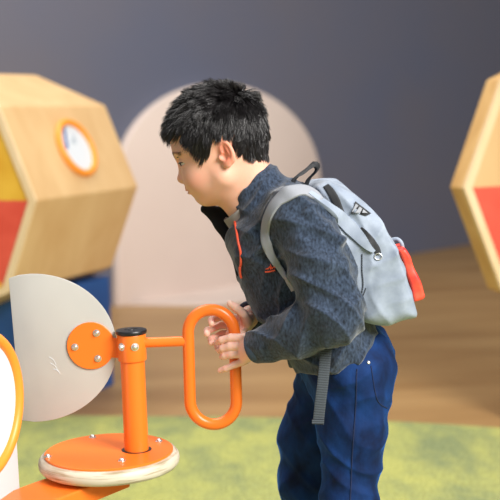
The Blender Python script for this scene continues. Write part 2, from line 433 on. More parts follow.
# green carpet, its far edge slightly bowed
edge = smooth_path([G(-500, 412), G(-200, 416), G(100, 418), G(250, 419), G(380, 423), G(500, 430), G(760, 448), G(1100, 462)], 6)
poly = [np.array([e[0], e[1], 0.001]) for e in edge] + [np.array([4.0, -3.0, 0.001]), np.array([-4.0, -3.0, 0.001])]
carpet = bm_obj('carpet', prism_bm(poly, (0, 0, 0.007)), M['carpet'])
carpet['label'] = 'mottled yellow green carpet laid over the brown floor under the boy'; carpet['category'] = 'carpet'

# pale arch standing on the slate wall with its low white plinth
AC = WC + WN*0.064
rim = []
cx, cy, rad = 220, 184, 101
outline = [(118.5, 302.5)] + [(118.5, 302.5 + (cy-302.5)*t) for t in (0.35, 0.7)] + [(cx-101.5*math.cos(a), cy-rad*math.sin(a)) for a in np.linspace(0, math.pi, 40)]
pts = [PL(x, y, AC, WN) for x, y in outline]
pr = pts[-1].copy(); pr[2] = 0.0; pl = pts[0].copy(); pl[2] = 0.0
pts = [pl] + pts[1:] + [pr]
t = thing('arch_panel', (WC + WN*0.03 + WD*0.9), 'large pale pinkish arch standing against the slate grey wall behind the boy', 'arch')
bm_obj('panel', bevel(prism_bm(pts, -WN*0.06), 0.008), M['arch'], t, autosmooth=30)
fl = [G(119, 305), G(215, 307), G(330, 292)]
pa = [np.array([q[0], q[1], 0.0]) for q in fl] + [pr - WN*0.05, pl - WN*0.05]
bm_obj('plinth', prism_bm(pa, (0, 0, 0.012)), M['arch'], t)

# ------------------------------------------------------------------ octagonal drum on the left
def oct_pts(c, ex, ez, R, n=8): return [c + ex*R*math.cos(2*math.pi*i/n) + ez*R*math.sin(2*math.pi*i/n) for i in range(n)]
EZ = np.array([0, 0, 1.0])
def left_drum():
    dist = 4.2; Rr = 0.455; L = 0.70
    ax = np.array([math.sin(R_(24)), math.cos(R_(24)), 0]); ex = np.array([ax[1], -ax[0], 0])
    c1 = P(-70, 200, CAM[1]+dist); c2 = c1 + ax*L
    t = thing('activity_drum', (c1[0]+ax[0]*L/2, c1[1]+ax[1]*L/2, 0), 'faceted wooden drum with yellow and red panels on a navy base at left', 'drum')
    f1 = oct_pts(c1, ex, EZ, Rr); f2 = oct_pts(c2, ex, EZ, Rr)
    bm = bmesh.new(); A = [bm.verts.new(tuple(v)) for v in f1]; B = [bm.verts.new(tuple(v)) for v in f2]
    for i in range(8): bm.faces.new((A[i], A[(i+1) % 8], B[(i+1) % 8], B[i]))
    bm.faces.new(A[::-1]); bm.faces.new(B)
    bm_obj('body', bevel(bm, 0.006), M['wood'], t)
    # rim frame and sector panels on the front face
    o1 = oct_pts(c1-ax*0.012, ex, EZ, Rr*1.0); i1 = oct_pts(c1-ax*0.012, ex, EZ, Rr*0.935)
    bm = bmesh.new()
    for i in range(8):
        j = (i+1) % 8; q = [o1[i], o1[j], i1[j], i1[i]]; prism_bm(q, ax*0.012, bm)
    bmesh.ops.remove_doubles(bm, verts=bm.verts, dist=1e-5)
    bm_obj('rim', bm, M['wood_edge'], t)
    s1 = oct_pts(c1-ax*0.006, ex, EZ, Rr*0.932)
    cols = ['yellow', 'red', 'yellow', 'red', 'yellow', 'red', 'yellow', 'red']
    for i in range(8):
        j = (i+1) % 8
        o = bm_obj('sector_panel', prism_bm([c1-ax*0.006, s1[i], s1[j]], ax*0.006), M[cols[i]], t); o['label'] = ('yellow' if cols[i] == 'yellow' else 'red') + ' triangular panel'
    # porthole on the upper right facet (between vertices 0 and 1)
    fc = (f1[0]+f1[1]+f2[0]+f2[1])/4; nrm = ex*math.cos(R_(22.5)) + EZ*math.sin(R_(22.5))
    pc = PL(75, 148.5, fc, nrm); a1 = ax; a2 = np.cross(nrm, ax); a2 /= np.linalg.norm(a2)
    ringp = [pc + nrm*0.008 + a1*0.102*math.cos(q) + a2*0.102*math.sin(q) for q in np.linspace(0, 2*math.pi, 48, endpoint=False)]
    rg = bm_obj('porthole', tube_bm(ringp, 0.0135, 12, closed=True), M['ring_orange'], t, smooth=True)
    dk = bm_obj('disc', lathe_bm(pc+nrm*0.001, nrm, [(0.1, 0), (0.1, 0.006)], 48), M['white'], rg)
    def on(px, py): return PL(px, py, pc+nrm*0.007, nrm)
    mk = bm_obj('blue_mark', prism_bm([on(62.5, 127), on(64.5, 126), on(68.5, 148), on(66, 149)], nrm*0.001), M['blue_ink'], rg); mk['label'] = 'thin blue mark'
    mk = bm_obj('grey_mark', prism_bm([on(71, 143), on(73.5, 133), on(76.5, 144)], nrm*0.001), M['grey_ink'], rg); mk['label'] = 'pale grey triangle mark'
    hw = Rr*0.60; zb = c1[2]-Rr*0.79
    cb = c1 + ax*(L/2); cb = np.array([cb[0], cb[1], zb/2])
    bm_obj('base', bevel(box_bm(cb + ex*0.04 + ax*0.10, (ex, ax, EZ), (hw, L/2-0.11, zb/2)), 0.005), M['navy'], t)['label'] = 'navy blue base'
left_drum()

# ------------------------------------------------------------------ octagonal board on the right
def right_board():
    dist = 4.05; Rr = 0.497; th = 0.075
    n = np.array([math.sin(R_(22)), -math.cos(R_(22)), 0]); ex = np.array([-n[1], n[0], 0])
    c = P(586, 181, CAM[1]+dist)
    t = thing('octagonal_board', (c[0], c[1], 0), 'octagonal wooden board with red and plain sectors on a wooden stand at right', 'board')
    f1 = oct_pts(c, ex, EZ, Rr)
    bm_obj('body', bevel(prism_bm(f1, -n*th), 0.006), M['wood_rim'], t)
    o1 = oct_pts(c+n*0.014, ex, EZ, Rr*0.998); i1 = oct_pts(c+n*0.014, ex, EZ, Rr*0.935)
    bm = bmesh.new()
    for i in range(8):
        j = (i+1) % 8; prism_bm([o1[i], o1[j], i1[j], i1[i]], -n*0.014, bm)
    bmesh.ops.remove_doubles(bm, verts=bm.verts, dist=1e-5)
    bm_obj('rim', bm, M['wood_edge'], t)
    s1 = oct_pts(c+n*0.006, ex, EZ, Rr*0.932)
    for i in range(8):
        j = (i+1) % 8; red = i % 2 == 0
        o = bm_obj('sector_panel', prism_bm([c+n*0.006, s1[i], s1[j]], -n*0.006), M['red' if red else 'wood'], t); o['label'] = 'red triangular panel' if red else 'plain wood triangular panel'
    zt = c[2]-Rr*0.80; cc = np.array([c[0], c[1], zt/2]) - n*th*0.5
    bm_obj('stand', bevel(box_bm(cc, (ex, n, EZ), (0.285, 0.03, zt/2)), 0.004), M['wood_post'], t)
right_board()

# ------------------------------------------------------------------ spinner exhibit with handle
YS = -0.04
def bolt(c, axis, r=0.0052, parent=None, name='bolt'):
    bm = lathe_bm(c, axis, [(r*1.5, 0), (r*1.5, 0.0012), (r*1.05, 0.0014), (r, 0.003), (r*0.75, 0.0048), (r*0.25, 0.0056)], 16)
    return bm_obj(name, bm, M['steel'], parent, autosmooth=35)
def spinner():
    base = P(136.5, 447.5, YS); top = base.copy(); top[2] = P(131, 331, YS)[2]
    dc = P(109, 451.5, YS); dc[1] = YS
    t = thing('spinner_exhibit', (dc[0], dc[1], dc[2]-0.06), 'orange spinner with a frosted half disc paddle and loop handle on a round plywood base', 'exhibit')
    zt = dc[2]
    R1 = 0.1225
    c0 = np.array([dc[0], YS, zt])
    bm_obj('round_base', lathe_bm(c0-EZ*0.0275, EZ, [(R1-0.012, 0), (R1-0.004, 0.002), (R1, 0.007), (R1+0.001, 0.013), (R1, 0.019), (R1-0.004, 0.0245), (R1-0.009, 0.0258), (R1-0.02, 0.026)], 96), M['ply'], t, autosmooth=40)['label'] = 'pale plywood disc with rounded edge'
    pt = bm_obj('top_plate', lathe_bm(c0-EZ*0.0016, EZ, [(0.1125, 0), (0.1125, 0.003), (0.1115, 0.0038)], 96), M['orange'], t, autosmooth=30); pt['label'] = 'orange steel plate'
    for px, py in ((48, 457), (92.5, 437.5), (122, 461), (159, 441.5)):
        b = P(px, py, YS); b = PL(px, py, c0+EZ*0.002, (0, 0, 1)); bolt(b, EZ, 0.0044, pt)
    pb = np.array([base[0], YS, zt]); ht = top[2]-zt
    tilt = np.array([-0.006, 0, 1.0]); tilt /= np.linalg.norm(tilt)
    bm_obj('flange_slot', lathe_bm(pb+EZ*0.0015, EZ, [(0.0265, 0), (0.0265, 0.0011)], 40), M['black'], pt)
    bm_obj('post', lathe_bm(pb, tilt, [(0.0212, 0.001), (0.0212, ht-0.05)], 40), M['orange'], t, autosmooth=40)
    col = bm_obj('collar', lathe_bm(pb+tilt*(ht-0.052), tilt, [(0.0225, 0), (0.0245, 0.001), (0.025, 0.0025), (0.025, 0.0455), (0.0245, 0.047)], 40), M['orange'], t, autosmooth=35)
    ct = pb + tilt*(ht-0.004)
    cap = bm_obj('cap', lathe_bm(ct, tilt, [(0.0265, 0), (0.0272, 0.001), (0.0272, 0.005), (0.0262, 0.0065), (0.012, 0.0072), (0.0115, 0.0064), (0.006, 0.0064), (0.0055, 0.0074), (0.001, 0.0074)], 40), M['black'], t, autosmooth=35); cap['label'] = 'black plastic cap'
    cm = pb + tilt*(ht-0.024)
    for ang in (-72, -128):
        dv = np.array([math.cos(R_(ang)), math.sin(R_(ang)), 0]); bolt(cm+dv*0.0247, dv, 0.0047, col, 'screw')
    # arm and loop handle
    az = P(168, 342, YS); a = np.array([cm[0]+0.02, YS, az[2]]); b = P(190, 341, YS)
    bm_obj('arm', tube_bm([a, b], 0.0088, 20), M['orange'], t, smooth=False, autosmooth=40)
    cx, cy = 212.3, 367; hw, hh = 23.2, 57.2
    lean = 0.028
    pts = []
    def q(x, y): return P(cx + x + y*lean, cy + y, YS)
    n = 22
    for k in range(n+1):
        an = math.pi*k/n; pts.append(q(-hw*math.cos(an), -(hh-hw) - hw*math.sin(an)))
    for k in range(1, 8): pts.append(q(hw, -(hh-hw) + 2*(hh-hw)*k/8))
    for k in range(n+1):
        an = math.pi*k/n; pts.append(q(hw*math.cos(an), (hh-hw) + hw*math.sin(an)))
    for k in range(1, 8): pts.append(q(-hw, (hh-hw) - 2*(hh-hw)*k/8))
    bm_obj('handle', tube_bm(pts, 0.0103, 20, closed=True), M['orange'], t, smooth=True)
    # frosted paddle
    YP = YS + 0.006
    out = [(8.5, 277)] + [(33+83.5*math.sin(a_)*1.0, 348-74*math.cos(a_)) for a_ in np.linspace(-0.12, math.pi-0.02, 40)] + [(21, 420.5)]
    out = [(8.5, 278.5), (18, 275.3)] + out[2:]
    pp = [P(x, y, YP) for x, y in out]
    bm = bevel(prism_bm(pp, (0, 0.006, 0)), 0.0012, 2)
    pd = bm_obj('paddle', bm, M['frost'], t, autosmooth=30); pd['label'] = 'frosted translucent half disc'
    for (x0, y0, x1, y1) in ((49, 357, 56, 365), (50, 363, 58, 371), (53, 369, 60, 374)):
        bm_obj('scratch', tube_bm(smooth_path([P(x0, y0, YP-0.0003), P((x0+x1)/2+1, (y0+y1)/2-1, YP-0.0003), P(x1, y1, YP-0.0003)], 4), 0.0005, 6), M['white'], pd)
    hc = P(91, 345.5, YP)
    hub = bm_obj('hub_plate', lathe_bm(hc, (0, -1, 0), [(0.0415, 0), (0.0415, 0.003), (0.0408, 0.0036)], 56), M['orange'], t, autosmooth=30); hub['label'] = 'round orange hub plate'
    e0 = P(108, 346, YP); e1 = np.array([cm[0]-0.018, YP, e0[2]])
    tb = prism_bm([e0+EZ*0.017, e1+EZ*0.012, e1-EZ*0.022, e0-EZ*0.019], (0, -0.0034, 0)); bm_obj('hub_tab', tb, M['orange'], hub)
    for px, py in ((75, 347), (96.5, 333), (98, 358.5)):
        b_ = P(px, py, YP-0.004); bolt(b_, (0, -1, 0), 0.0042, hub)
    # bracket arm below the base
    d0 = c0 + np.array([0.0, 0.01, -0.0285]); d1 = np.array([-0.450, -0.252, d0[2]-0.012])
    dv = d1-d0; dv[2] = 0; dv /= np.linalg.norm(dv); sv = np.array([-dv[1], dv[0], 0])
    poly = [d0+sv*0.05, d1+sv*0.05, d1-sv*0.05, d0-sv*0.05]
    bm_obj('bracket_arm', bevel(prism_bm(poly, (0, 0, -0.03)), 0.003), M['orange'], t)
    return d1, dv
d1, dv = spinner()

# white post with an orange ringed porthole at the left edge of the frame
def white_post():
    Yw = -0.22
    rc = P(-17, 407, Yw); s = P(10, 407, Yw)-P(0, 407, Yw); s = np.linalg.norm(s)/10
    nrm = np.array([math.cos(R_(18)), -math.sin(R_(18)), 0])   # panel faces right and a little towards the camera
    tg = np.array([nrm[1], -nrm[0], 0])
    Rr = 74*s - 0.004
    t = thing('porthole_post', (rc[0], rc[1], 0), 'white post with a round orange ringed porthole at the left edge', 'exhibit post')
    pts = [rc + tg*Rr*math.cos(a) + EZ*Rr*math.sin(a) for a in np.linspace(0, 2*math.pi, 56, endpoint=False)]
    rp = bm_obj('porthole_ring', tube_bm(pts, 0.0095, 14, closed=True), M['ring_orange'], t, smooth=True)
    bm_obj('disc', lathe_bm(rc-nrm*0.004, nrm, [(Rr, 0), (Rr, 0.004)], 56), M['white'], rp)
    # post body: upright with the rounded head behind the ring
    body = [rc - nrm*0.005 + tg*(Rr+0.004)*math.cos(a) + EZ*(Rr+0.004)*math.sin(a) for a in np.linspace(R_(-20), R_(200), 30)]
    w = (Rr+0.004)
    fr = rc - nrm*0.005
    body += [fr - tg*w*1.02 + EZ*(-fr[2]+0.0), fr + tg*w*1.3 + EZ*(-fr[2]+0.0)]
    for q in (body[-1], body[-2]): q[2] = 0.008
    bm_obj('post_body', bevel(prism_bm(body, -nrm*0.12), 0.003), M['white'], t, autosmooth=30)
white_post()

# ------------------------------------------------------------------ the boy
boy = thing('person', (0.13, 0.0, 0.008), 'boy in dark fleece jacket and blue trousers leaning forward, gripping an orange loop handle', 'person')
phi, psi = R_(14), R_(9)
hF = -RT*math.cos(phi) - UP*math.sin(phi); hU = -RT*math.sin(phi) + UP*math.cos(phi); hL = -FW
hF, hL = hF*math.cos(psi) + FW*math.sin(psi), hL*math.cos(psi) + (-RT*math.cos(phi) - UP*math.sin(phi))*math.sin(psi)
HO = P(226, 160, 0.0)                                   # between the ear canals
HA = np.array([hF, hU, hL])
def H(f, u, l=0.0): return HO + hF*f + hU*u + hL*l
def toH(V): return (V-HO) @ HA.T

body = Sdf()
def he(c, r, k=0.012, op='u', ax=None): body.ell(H(*c), r, HA if ax is None else ax, k, op)
def rot_ax(yaw=0, pitch=0, roll=0):
    # head axes turned: yaw about U, pitch about L, roll about F
    Rm = (Matrix.Rotation(yaw, 3, 'Y') @ Matrix.Rotation(pitch, 3, 'Z') @ Matrix.Rotation(roll, 3, 'X'))
    return np.array(Rm) @ HA
# skull and face
he((-0.004, 0.047, 0), (0.0795, 0.0775, 0.0725), 0.01)
he((0.030, 0.045, 0), (0.052, 0.050, 0.060), 0.02)
he((0.030, -0.006, 0), (0.049, 0.058, 0.0545), 0.025)
he((0.0, -0.012, 0), (0.045, 0.045, 0.054), 0.02)
for sg in (1, -1):
    body.cone(H(0.004, -0.032, 0.044*sg), H(0.048, -0.054, 0.015*sg), 0.016, 0.013, 0.02)      # jaw
    he((0.050, -0.020, 0.030*sg), (0.021, 0.021, 0.018), 0.02)                                  # cheek
    he((0.060, 0.030, 0.028*sg), (0.014, 0.007, 0.022), 0.014)                                 # brow ridge
he((0.051, -0.053, 0), (0.013, 0.012, 0.014), 0.014)                                           # chin
he((0.064, -0.032, 0), (0.015, 0.016, 0.022), 0.016)                                           # mouth mound
he((0.068, 0.046, 0), (0.012, 0.030, 0.036), 0.02)                                             # forehead
# nose
body.cone(H(0.0715, 0.016), H(0.083, -0.010), 0.0055, 0.0075, 0.010)
he((0.0835, -0.0125, 0), (0.0078, 0.0072, 0.0085), 0.006)
for sg in (1, -1):
    he((0.0765, -0.0155, 0.0085*sg), (0.0075, 0.0060, 0.0058), 0.005)
    he((0.0775, -0.0205, 0.0058*sg), (0.0030, 0.0022, 0.0024), 0.002, 's')
# lips
he((0.0765, -0.0335, 0), (0.0050, 0.0036, 0.0150), 0.004)
he((0.0745, -0.0405, 0), (0.0050, 0.0040, 0.0130), 0.004)
he((0.0790, -0.0372, 0), (0.0064, 0.0010, 0.0235), 0.002, 's')
for sg in (1, -1): he((0.0680, -0.0362, 0.0195*sg), (0.0050, 0.0016, 0.0030), 0.003, 's')
he((0.0740, -0.0480, 0), (0.0060, 0.0040, 0.0130), 0.008, 's')
# eyes: sockets, lids and slits
EYE = {1: (0.0625, 0.0115, 0.0310), -1: (0.0625, 0.0115, -0.0310)}
for sg in (1, -1):
    e = EYE[sg]
    he((0.0760, 0.0135, 0.029*sg), (0.0090, 0.0080, 0.0130), 0.010, 's')
    he(e, (0.0135, 0.0128, 0.0140), 0.004)
    he((0.0705, 0.0098, 0.0330*sg), (0.0155, 0.0025, 0.0138), 0.0012, 's', rot_ax(0, 0, -0.06*sg))
# ears
for sg in (1, -1):
    ea = rot_ax(-0.42*sg, 0.24, 0); ex = -0.0095
    he((ex-0.006, 0.0075, 0.0685*sg), (0.0138, 0.0232, 0.0062), 0.004, 'u', ea)
    he((ex-0.001, -0.0115, 0.0670*sg), (0.0078, 0.0088, 0.0046), 0.005, 'u', ea)
    he((ex-0.0045, 0.0088, 0.0760*sg), (0.0086, 0.0162, 0.0068), 0.002, 's', ea)
    he((ex-0.0085, 0.0090, 0.0700*sg), (0.0030, 0.0110, 0.0036), 0.003, 'u', ea)
    he((ex+0.0005, 0.0000, 0.0725*sg), (0.0052, 0.0070, 0.0070), 0.002, 's', ea)
    he((ex+0.0078, 0.0000, 0.0668*sg), (0.0026, 0.0048, 0.0034), 0.004, 'u', ea)
# neck and trunk (under the clothes)
body.cone(H(-0.024, -0.004), P(264, 214), 0.045, 0.046, 0.02)
body.cone(H(0.006, -0.040), P(252, 214), 0.030, 0.034, 0.025)
body.cone(P(284, 240), P(334, 345), 0.060, 0.062, 0.02, sy=0.66)
body.ell(P(343, 358), (0.066, 0.098, 0.066), None, 0.02)
Wn, Wf = P(251, 349, -0.074), P(250.5, 316, 0.030)
ShN, ElN = P(303, 214, -0.112), P(336, 316, -0.160)
ShF, ElF = P(283, 214, 0.112), P(280, 318, 0.150)
body.chain([ShN, ElN, Wn], [0.034, 0.027, 0.0175], 0.015)
body.chain([ShF, ElF, Wf], [0.034, 0.027, 0.0175], 0.015)
HipN, KnN, AnN = P(352, 374, -0.062), P(351, 520, -0.075), P(364, 690, -0.080)
HipF, KnF, AnF = P(338, 376, 0.062), P(312, 500, 0.080), P(362, 680, 0.085)
AnN[2] = 0.075; AnF[2] = 0.075
body.chain([HipN, KnN, AnN], [0.058, 0.037, 0.027], 0.02)
body.chain([HipF, P(311, 440, 0.068), P(308, 482, 0.074), P(325, 535, 0.08), AnF], [0.056, 0.041, 0.036, 0.034, 0.027], 0.02)
for A in (AnN, AnF):
    body.cone(A + np.array([0.01, 0, -0.040]), A + np.array([-0.105, 0, -0.047]), 0.026, 0.019, 0.02)
    body.cone(A, A + np.array([0.012, 0, -0.04]), 0.027, 0.026, 0.02)
# near (left) hand: fingers across the front of the bar
def hand(pts_list, rads, palm, kf=0.0022):
    for a, b, ra, rb in palm: body.cone(a, b, ra, rb, 0.007)
    for pts, r in zip(pts_list, rads): body.chain(pts, r, kf)
NI = [P(244, 337.5, -0.066), P(230.5, 337.5, -0.0605), P(221.5, 340, -0.054), P(217.5, 342, -0.046)]
NM = [P(243.5, 346, -0.068), P(230, 346.5, -0.0615), P(222.5, 348.5, -0.055), P(219.5, 350.5, -0.046)]
NR = [P(243.5, 354, -0.068), P(231, 354.5, -0.0610), P(224.5, 356, -0.055), P(222, 357, -0.046)]
NP = [P(244.5, 361, -0.066), P(235, 364.5, -0.0600), P(226, 368.5, -0.056), P(220.5, 370.5, -0.050)]
NT = [P(247, 341, -0.056), P(242.5, 336, -0.034), P(236, 334, -0.022), P(229, 333, -0.022)]
hand([NI, NM, NR, NP, NT], [(0.0074, 0.0068, 0.0062, 0.0053), (0.0075, 0.0070, 0.0063, 0.0054), (0.0073, 0.0068, 0.0061, 0.0053), (0.0066, 0.0060, 0.0055, 0.0049), (0.0095, 0.0080, 0.0070, 0.0058)],
     [(Wn, NI[0], 0.0150, 0.0075), (Wn, NM[0], 0.0150, 0.0078), (Wn, NR[0], 0.0150, 0.0078), (Wn, NP[0], 0.0145, 0.0072), (P(249, 342, -0.064), P(246, 352, -0.062), 0.010, 0.010)])
# far (right) hand: palm behind the bar, thumb up its side, fingers curling back into view inside the loop
FI = [P(238, 318, -0.002), P(222, 316.5, -0.005), P(211.5, 320, -0.018), P(211.5, 323.5, -0.034)]
FM = [P(238, 325, -0.001), P(220, 325.5, -0.003), P(207.5, 330.5, -0.016), P(207, 334, -0.032)]
FR = [P(239, 332, -0.001), P(222, 334, -0.003), P(211, 339, -0.016), P(211.5, 343, -0.032)]
FP = [P(240, 338, -0.003), P(226, 341, -0.005), P(217, 346, -0.015), P(217.5, 349, -0.029)]
FT = [P(247, 322, -0.016), P(243.5, 314, -0.034), P(235.5, 307.5, -0.040), P(230, 303.5, -0.042)]
hand([FI, FM, FR, FP, FT], [(0.0070, 0.0064, 0.0062, 0.0056), (0.0070, 0.0065, 0.0062, 0.0056), (0.0068, 0.0062, 0.0059, 0.0053), (0.0060, 0.0055, 0.0051, 0.0046), (0.0105, 0.0085, 0.0072, 0.0060)],
     [(Wf, FI[0], 0.0155, 0.0080), (Wf, FM[0], 0.0155, 0.0082), (Wf, FR[0], 0.0150, 0.0080), (Wf, FP[0], 0.0145, 0.0075), (P(248, 319, -0.004), P(243, 330, -0.014), 0.012, 0.0085)])
bo, BV, BQ = sdf_obj('body', body, 0.0015, M['skin'], boy, relax=1)
hv = toH(BV)
print('body verts', len(BV))

def hairline(f, u):
    xs = [-0.10, -0.06, -0.052, -0.040, -0.030, -0.024, -0.018, 0.004, 0.016, 0.022, 0.031, 0.040, 0.052, 0.064, 0.075, 0.1]
    ys = [-0.022, -0.020, -0.016, -0.002, 0.014, 0.028, 0.034, 0.026, 0.012, 0.006, 0.012, 0.032, 0.050, 0.062, 0.069, 0.069]
    return np.interp(f, xs, ys)
def skin_tone(h):
    n = len(h); base = np.tile(np.array(rgb(230, 176, 150)[:3]), (n, 1))
    def blend(c, r, col, amt, l0=None):
        q = h.copy(); q[:, 2] = np.abs(q[:, 2]); d = np.sqrt((((q-np.array(c))/np.array(r))**2).sum(1)); w = np.clip(1.35-d, 0, 1)*amt; w = np.minimum(w, amt)
        base[:] = base*(1-w[:, None]) + np.array(rgb(*col)[:3])*w[:, None]
    blend((0.046, -0.024, 0.044), (0.020, 0.016, 0.016), (228, 142, 124), 0.45)
    blend((-0.012, 0.006, 0.075), (0.018, 0.026, 0.012), (226, 120, 92), 0.85)
    blend((0.084, -0.014, 0.0), (0.010, 0.010, 0.012), (234, 160, 134), 0.5)
    blend((0.076, -0.0372, 0.0), (0.011, 0.0062, 0.0225), (196, 98, 90), 0.9)
    return base
tone = skin_tone(hv)
inhead = (hv[:, 1] > -0.03) & (np.abs(hv[:, 2]) < 0.085) & (hv[:, 0] > -0.11) & (hv[:, 0] < 0.1)
earm = (np.abs(hv[:, 2]) > 0.0655) & (hv[:, 0] > -0.038) & (hv[:, 0] < 0.004) & (hv[:, 1] < 0.037) & (hv[:, 1] > -0.03)
rag = 0.004*np.sin(hv[:, 0]*420+3*np.sin(hv[:, 2]*300)) + 0.003*np.sin(hv[:, 0]*900+hv[:, 2]*700)
sc = inhead & (hv[:, 1] > hairline(hv[:, 0], 0)+0.003+rag*(hv[:, 0] > 0.008)) & ~earm
tone[sc] = rgb(40, 34, 32)[:3]
tone[hv[:, 1] < -0.12] = rgb(236, 190, 172)[:3]
hand_m = ~inhead
at = bo.data.color_attributes.new('tone', 'FLOAT_COLOR', 'POINT')
at.data.foreach_set('color', np.concatenate([tone, np.ones((len(tone), 1))], 1).astype(np.float32).ravel())
tree_body = bvh((BV, BQ))

# eyes, lashes, brows
for sg in (1, -1):
    e = H(*EYE[sg]); bm = bmesh.new(); bmesh.ops.create_uvsphere(bm, u_segments=32, v_segments=20, radius=0.0118)
    for v in bm.verts: v.co = Vector(e) + v.co
    eo = bm_obj('eyeball', bm, M['eye'], boy, smooth=True)
    gz = hF*0.93 - hU*0.28 + hL*0.10*sg; gz /= np.linalg.norm(gz)
    bm_obj('iris', lathe_bm(e + gz*0.0104, gz, [(0.0066, -0.0004), (0.0060, 0.0010), (0.0035, 0.0018), (0.001, 0.0020)], 24), M['iris'], eo, smooth=True)
    la = [e + 0.0137*(hF*math.cos(th) + hL*sg*math.sin(th)) + hU*(0.0014*math.cos((th-0.25)*1.25) - 0.0008) for th in np.linspace(-0.62, 1.25, 10)]
    bm_obj('eyelashes', tube_bm(smooth_path(la, 3), list(np.interp(np.linspace(0, 1, 28), [0, 0.4, 0.85, 1], [0.0005, 0.0011, 0.0012, 0.0004])), 8), M['hair'], boy, smooth=True)
def strand_mesh(roots, dirs, lens, rad, droop, name, parent, clump=None, seg=5):
    n = len(roots); t = np.linspace(0, 1, seg+1); V = np.zeros((n, seg+1, 3, 3)); 
    side = np.cross(dirs, rng.normal(size=(n, 3))); side /= np.linalg.norm(side, axis=1)[:, None]; oth = np.cross(dirs, side)
    for i, q in enumerate(t):
        c = roots + dirs*(lens*q)[:, None] + droop*((lens*q*q))[:, None]
        if clump is not None:
            tip = clump[0]; w = (q**1.5)*clump[1]; c = c*(1-w) + (tip + (c-tip)*0.25)*w
        r = rad*(1-0.92*q**1.4)
        for j in range(3):
            a = 2*math.pi*j/3
            V[:, i, j] = c + (side*math.cos(a) + oth*math.sin(a))*(r[:, None] if hasattr(r, 'shape') and r.ndim else r)
    base = np.arange(n)[:, None, None]*(seg+1)*3
    Q = []
    for i in range(seg):
        for j in range(3):
            Q.append(np.concatenate([base[:, 0]+i*3+j, base[:, 0]+i*3+(j+1) % 3, base[:, 0]+(i+1)*3+(j+1) % 3, base[:, 0]+(i+1)*3+j], 1))
    Q = np.concatenate(Q)
    return np_mesh(name, V.reshape(-1, 3), Q, M['hair'], parent)
# eyebrow strands
for sg in (1, -1):
    rt, dr = [], []
    for k in range(260):
        tt = rng.random(); f = 0.080-0.020*tt**1.5; l = (0.012+0.034*tt)*sg; u = 0.0265+0.005*math.sin(math.pi*min(1, tt*0.75+0.1))+rng.normal()*0.0019*(1-0.6*tt)
        hit = tree_body.find_nearest(Vector(H(f, u, l))); rt.append(np.array(hit[0])); n_ = np.array(hit[1])
        d_ = hL*sg*0.9 - hF*0.3 + hU*(0.35-0.6*tt) + n_*0.25; dr.append(d_/np.linalg.norm(d_))
    rt, dr = np.array(rt), np.array(dr)
    strand_mesh(rt, dr, np.full(len(rt), 0.0065), 0.00030, -hU*0.05, 'eyebrow', boy, seg=3)
# hair
hm = np.where(sc)[0]
area_w = rng.random(len(hm)); pick = rng.choice(hm, 15000, replace=False)
fN = BV[BQ]; nv = np.zeros_like(BV); fn = np.cross(fN[:, 2]-fN[:, 0], fN[:, 3]-fN[:, 1])
for j in range(4): np.add.at(nv, BQ[:, j], fn)
nv /= np.linalg.norm(nv, axis=1)[:, None]+1e-12
if ((BV[pick]-H(-0.01, 0.04)) * nv[pick]).sum(1).mean() < 0: nv = -nv
roots = BV[pick]; hr = hv[pick]; nr = nv[pick]
crown = H(-0.050, 0.108, 0.008)
flow = roots-crown; flow -= nr*(flow*nr).sum(1)[:, None]; flow /= np.linalg.norm(flow, axis=1)[:, None]+1e-9
fwd = hF - nr*(nr @ hF)[:, None]
dwn = -hU - nr*(nr @ -hU)[:, None]
topw = np.clip((hr[:, 1]-0.065)/0.045, 0, 1); frontw = np.clip((hr[:, 0]-0.01)/0.05, 0, 1); napew = np.clip((0.03-hr[:, 1])/0.05, 0, 1)*(hr[:, 0] < -0.012)
sidew = 1-topw
d = flow*0.9 + fwd*(0.45*frontw + 0.25*topw)[:, None] + dwn*(0.55*sidew)[:, None] + nr*(0.22 + 1.05*topw + 0.15*frontw - 0.12*napew)[:, None]
d += rng.normal(size=d.shape)*0.20; d /= np.linalg.norm(d, axis=1)[:, None]
ln = 0.016 + 0.013*topw + 0.004*frontw*(hr[:, 1] > 0.03) - 0.007*napew
side_b = (hr[:, 0] > 0.005) & (hr[:, 1] < 0.035); ln = np.where(side_b, 0.016, ln)
ln *= rng.uniform(0.75, 1.2, len(ln))
nc = 420; cc = rng.choice(len(roots), nc, replace=False)
cid = np.empty(len(roots), int)
for i in range(0, len(roots), 2000): cid[i:i+2000] = ((roots[i:i+2000, None]-roots[cc][None])**2).sum(-1).argmin(1)
droop = dwn*0.0 + (-UP*0.25 + hF*0.05)[None]
tips = roots[cc] + d[cc]*ln[cc][:, None]*1.12 + droop[0]*ln[cc][:, None]
strand_mesh(roots, d, ln, 0.00078, droop, 'hair', boy, clump=(tips[cid], rng.uniform(0.35, 0.9, nc)[cid][:, None]), seg=5)

# ------------------------------------------------------------------ jacket
def folds(items):
    # cheap cloth folds: warped sine ridges
    def f(p):
        x, y, z = p[..., 0], p[..., 1], p[..., 2]; o = 0
        for amp, kx, ky, kz, ph, wa in items:
            if amp < 0:   # sharp ridges with soft valleys between
                w = kx*x+ky*y+kz*z+ph + wa*np.sin(17*x-23*z+31*y+ph) + 0.6*wa*np.sin(41*z+29*x-13*y)
                o = o - amp*((1-np.abs(np.sin(w*0.5)))**1.6-0.3)*(0.55+0.45*np.sin(23*x+19*z-27*y+2*ph)); continue
            o = o + amp*np.sin(kx*x+ky*y+kz*z+ph + wa*np.sin(17*x-23*z+31*y+ph) + 0.6*wa*np.sin(41*z+29*x-13*y))
        return o
    return f
jk = Sdf()
sp = np.array(P(338, 350)) - P(276, 232); sp /= np.linalg.norm(sp)
nb = np.cross(sp, (0, 1, 0)); nb /= np.linalg.norm(nb)
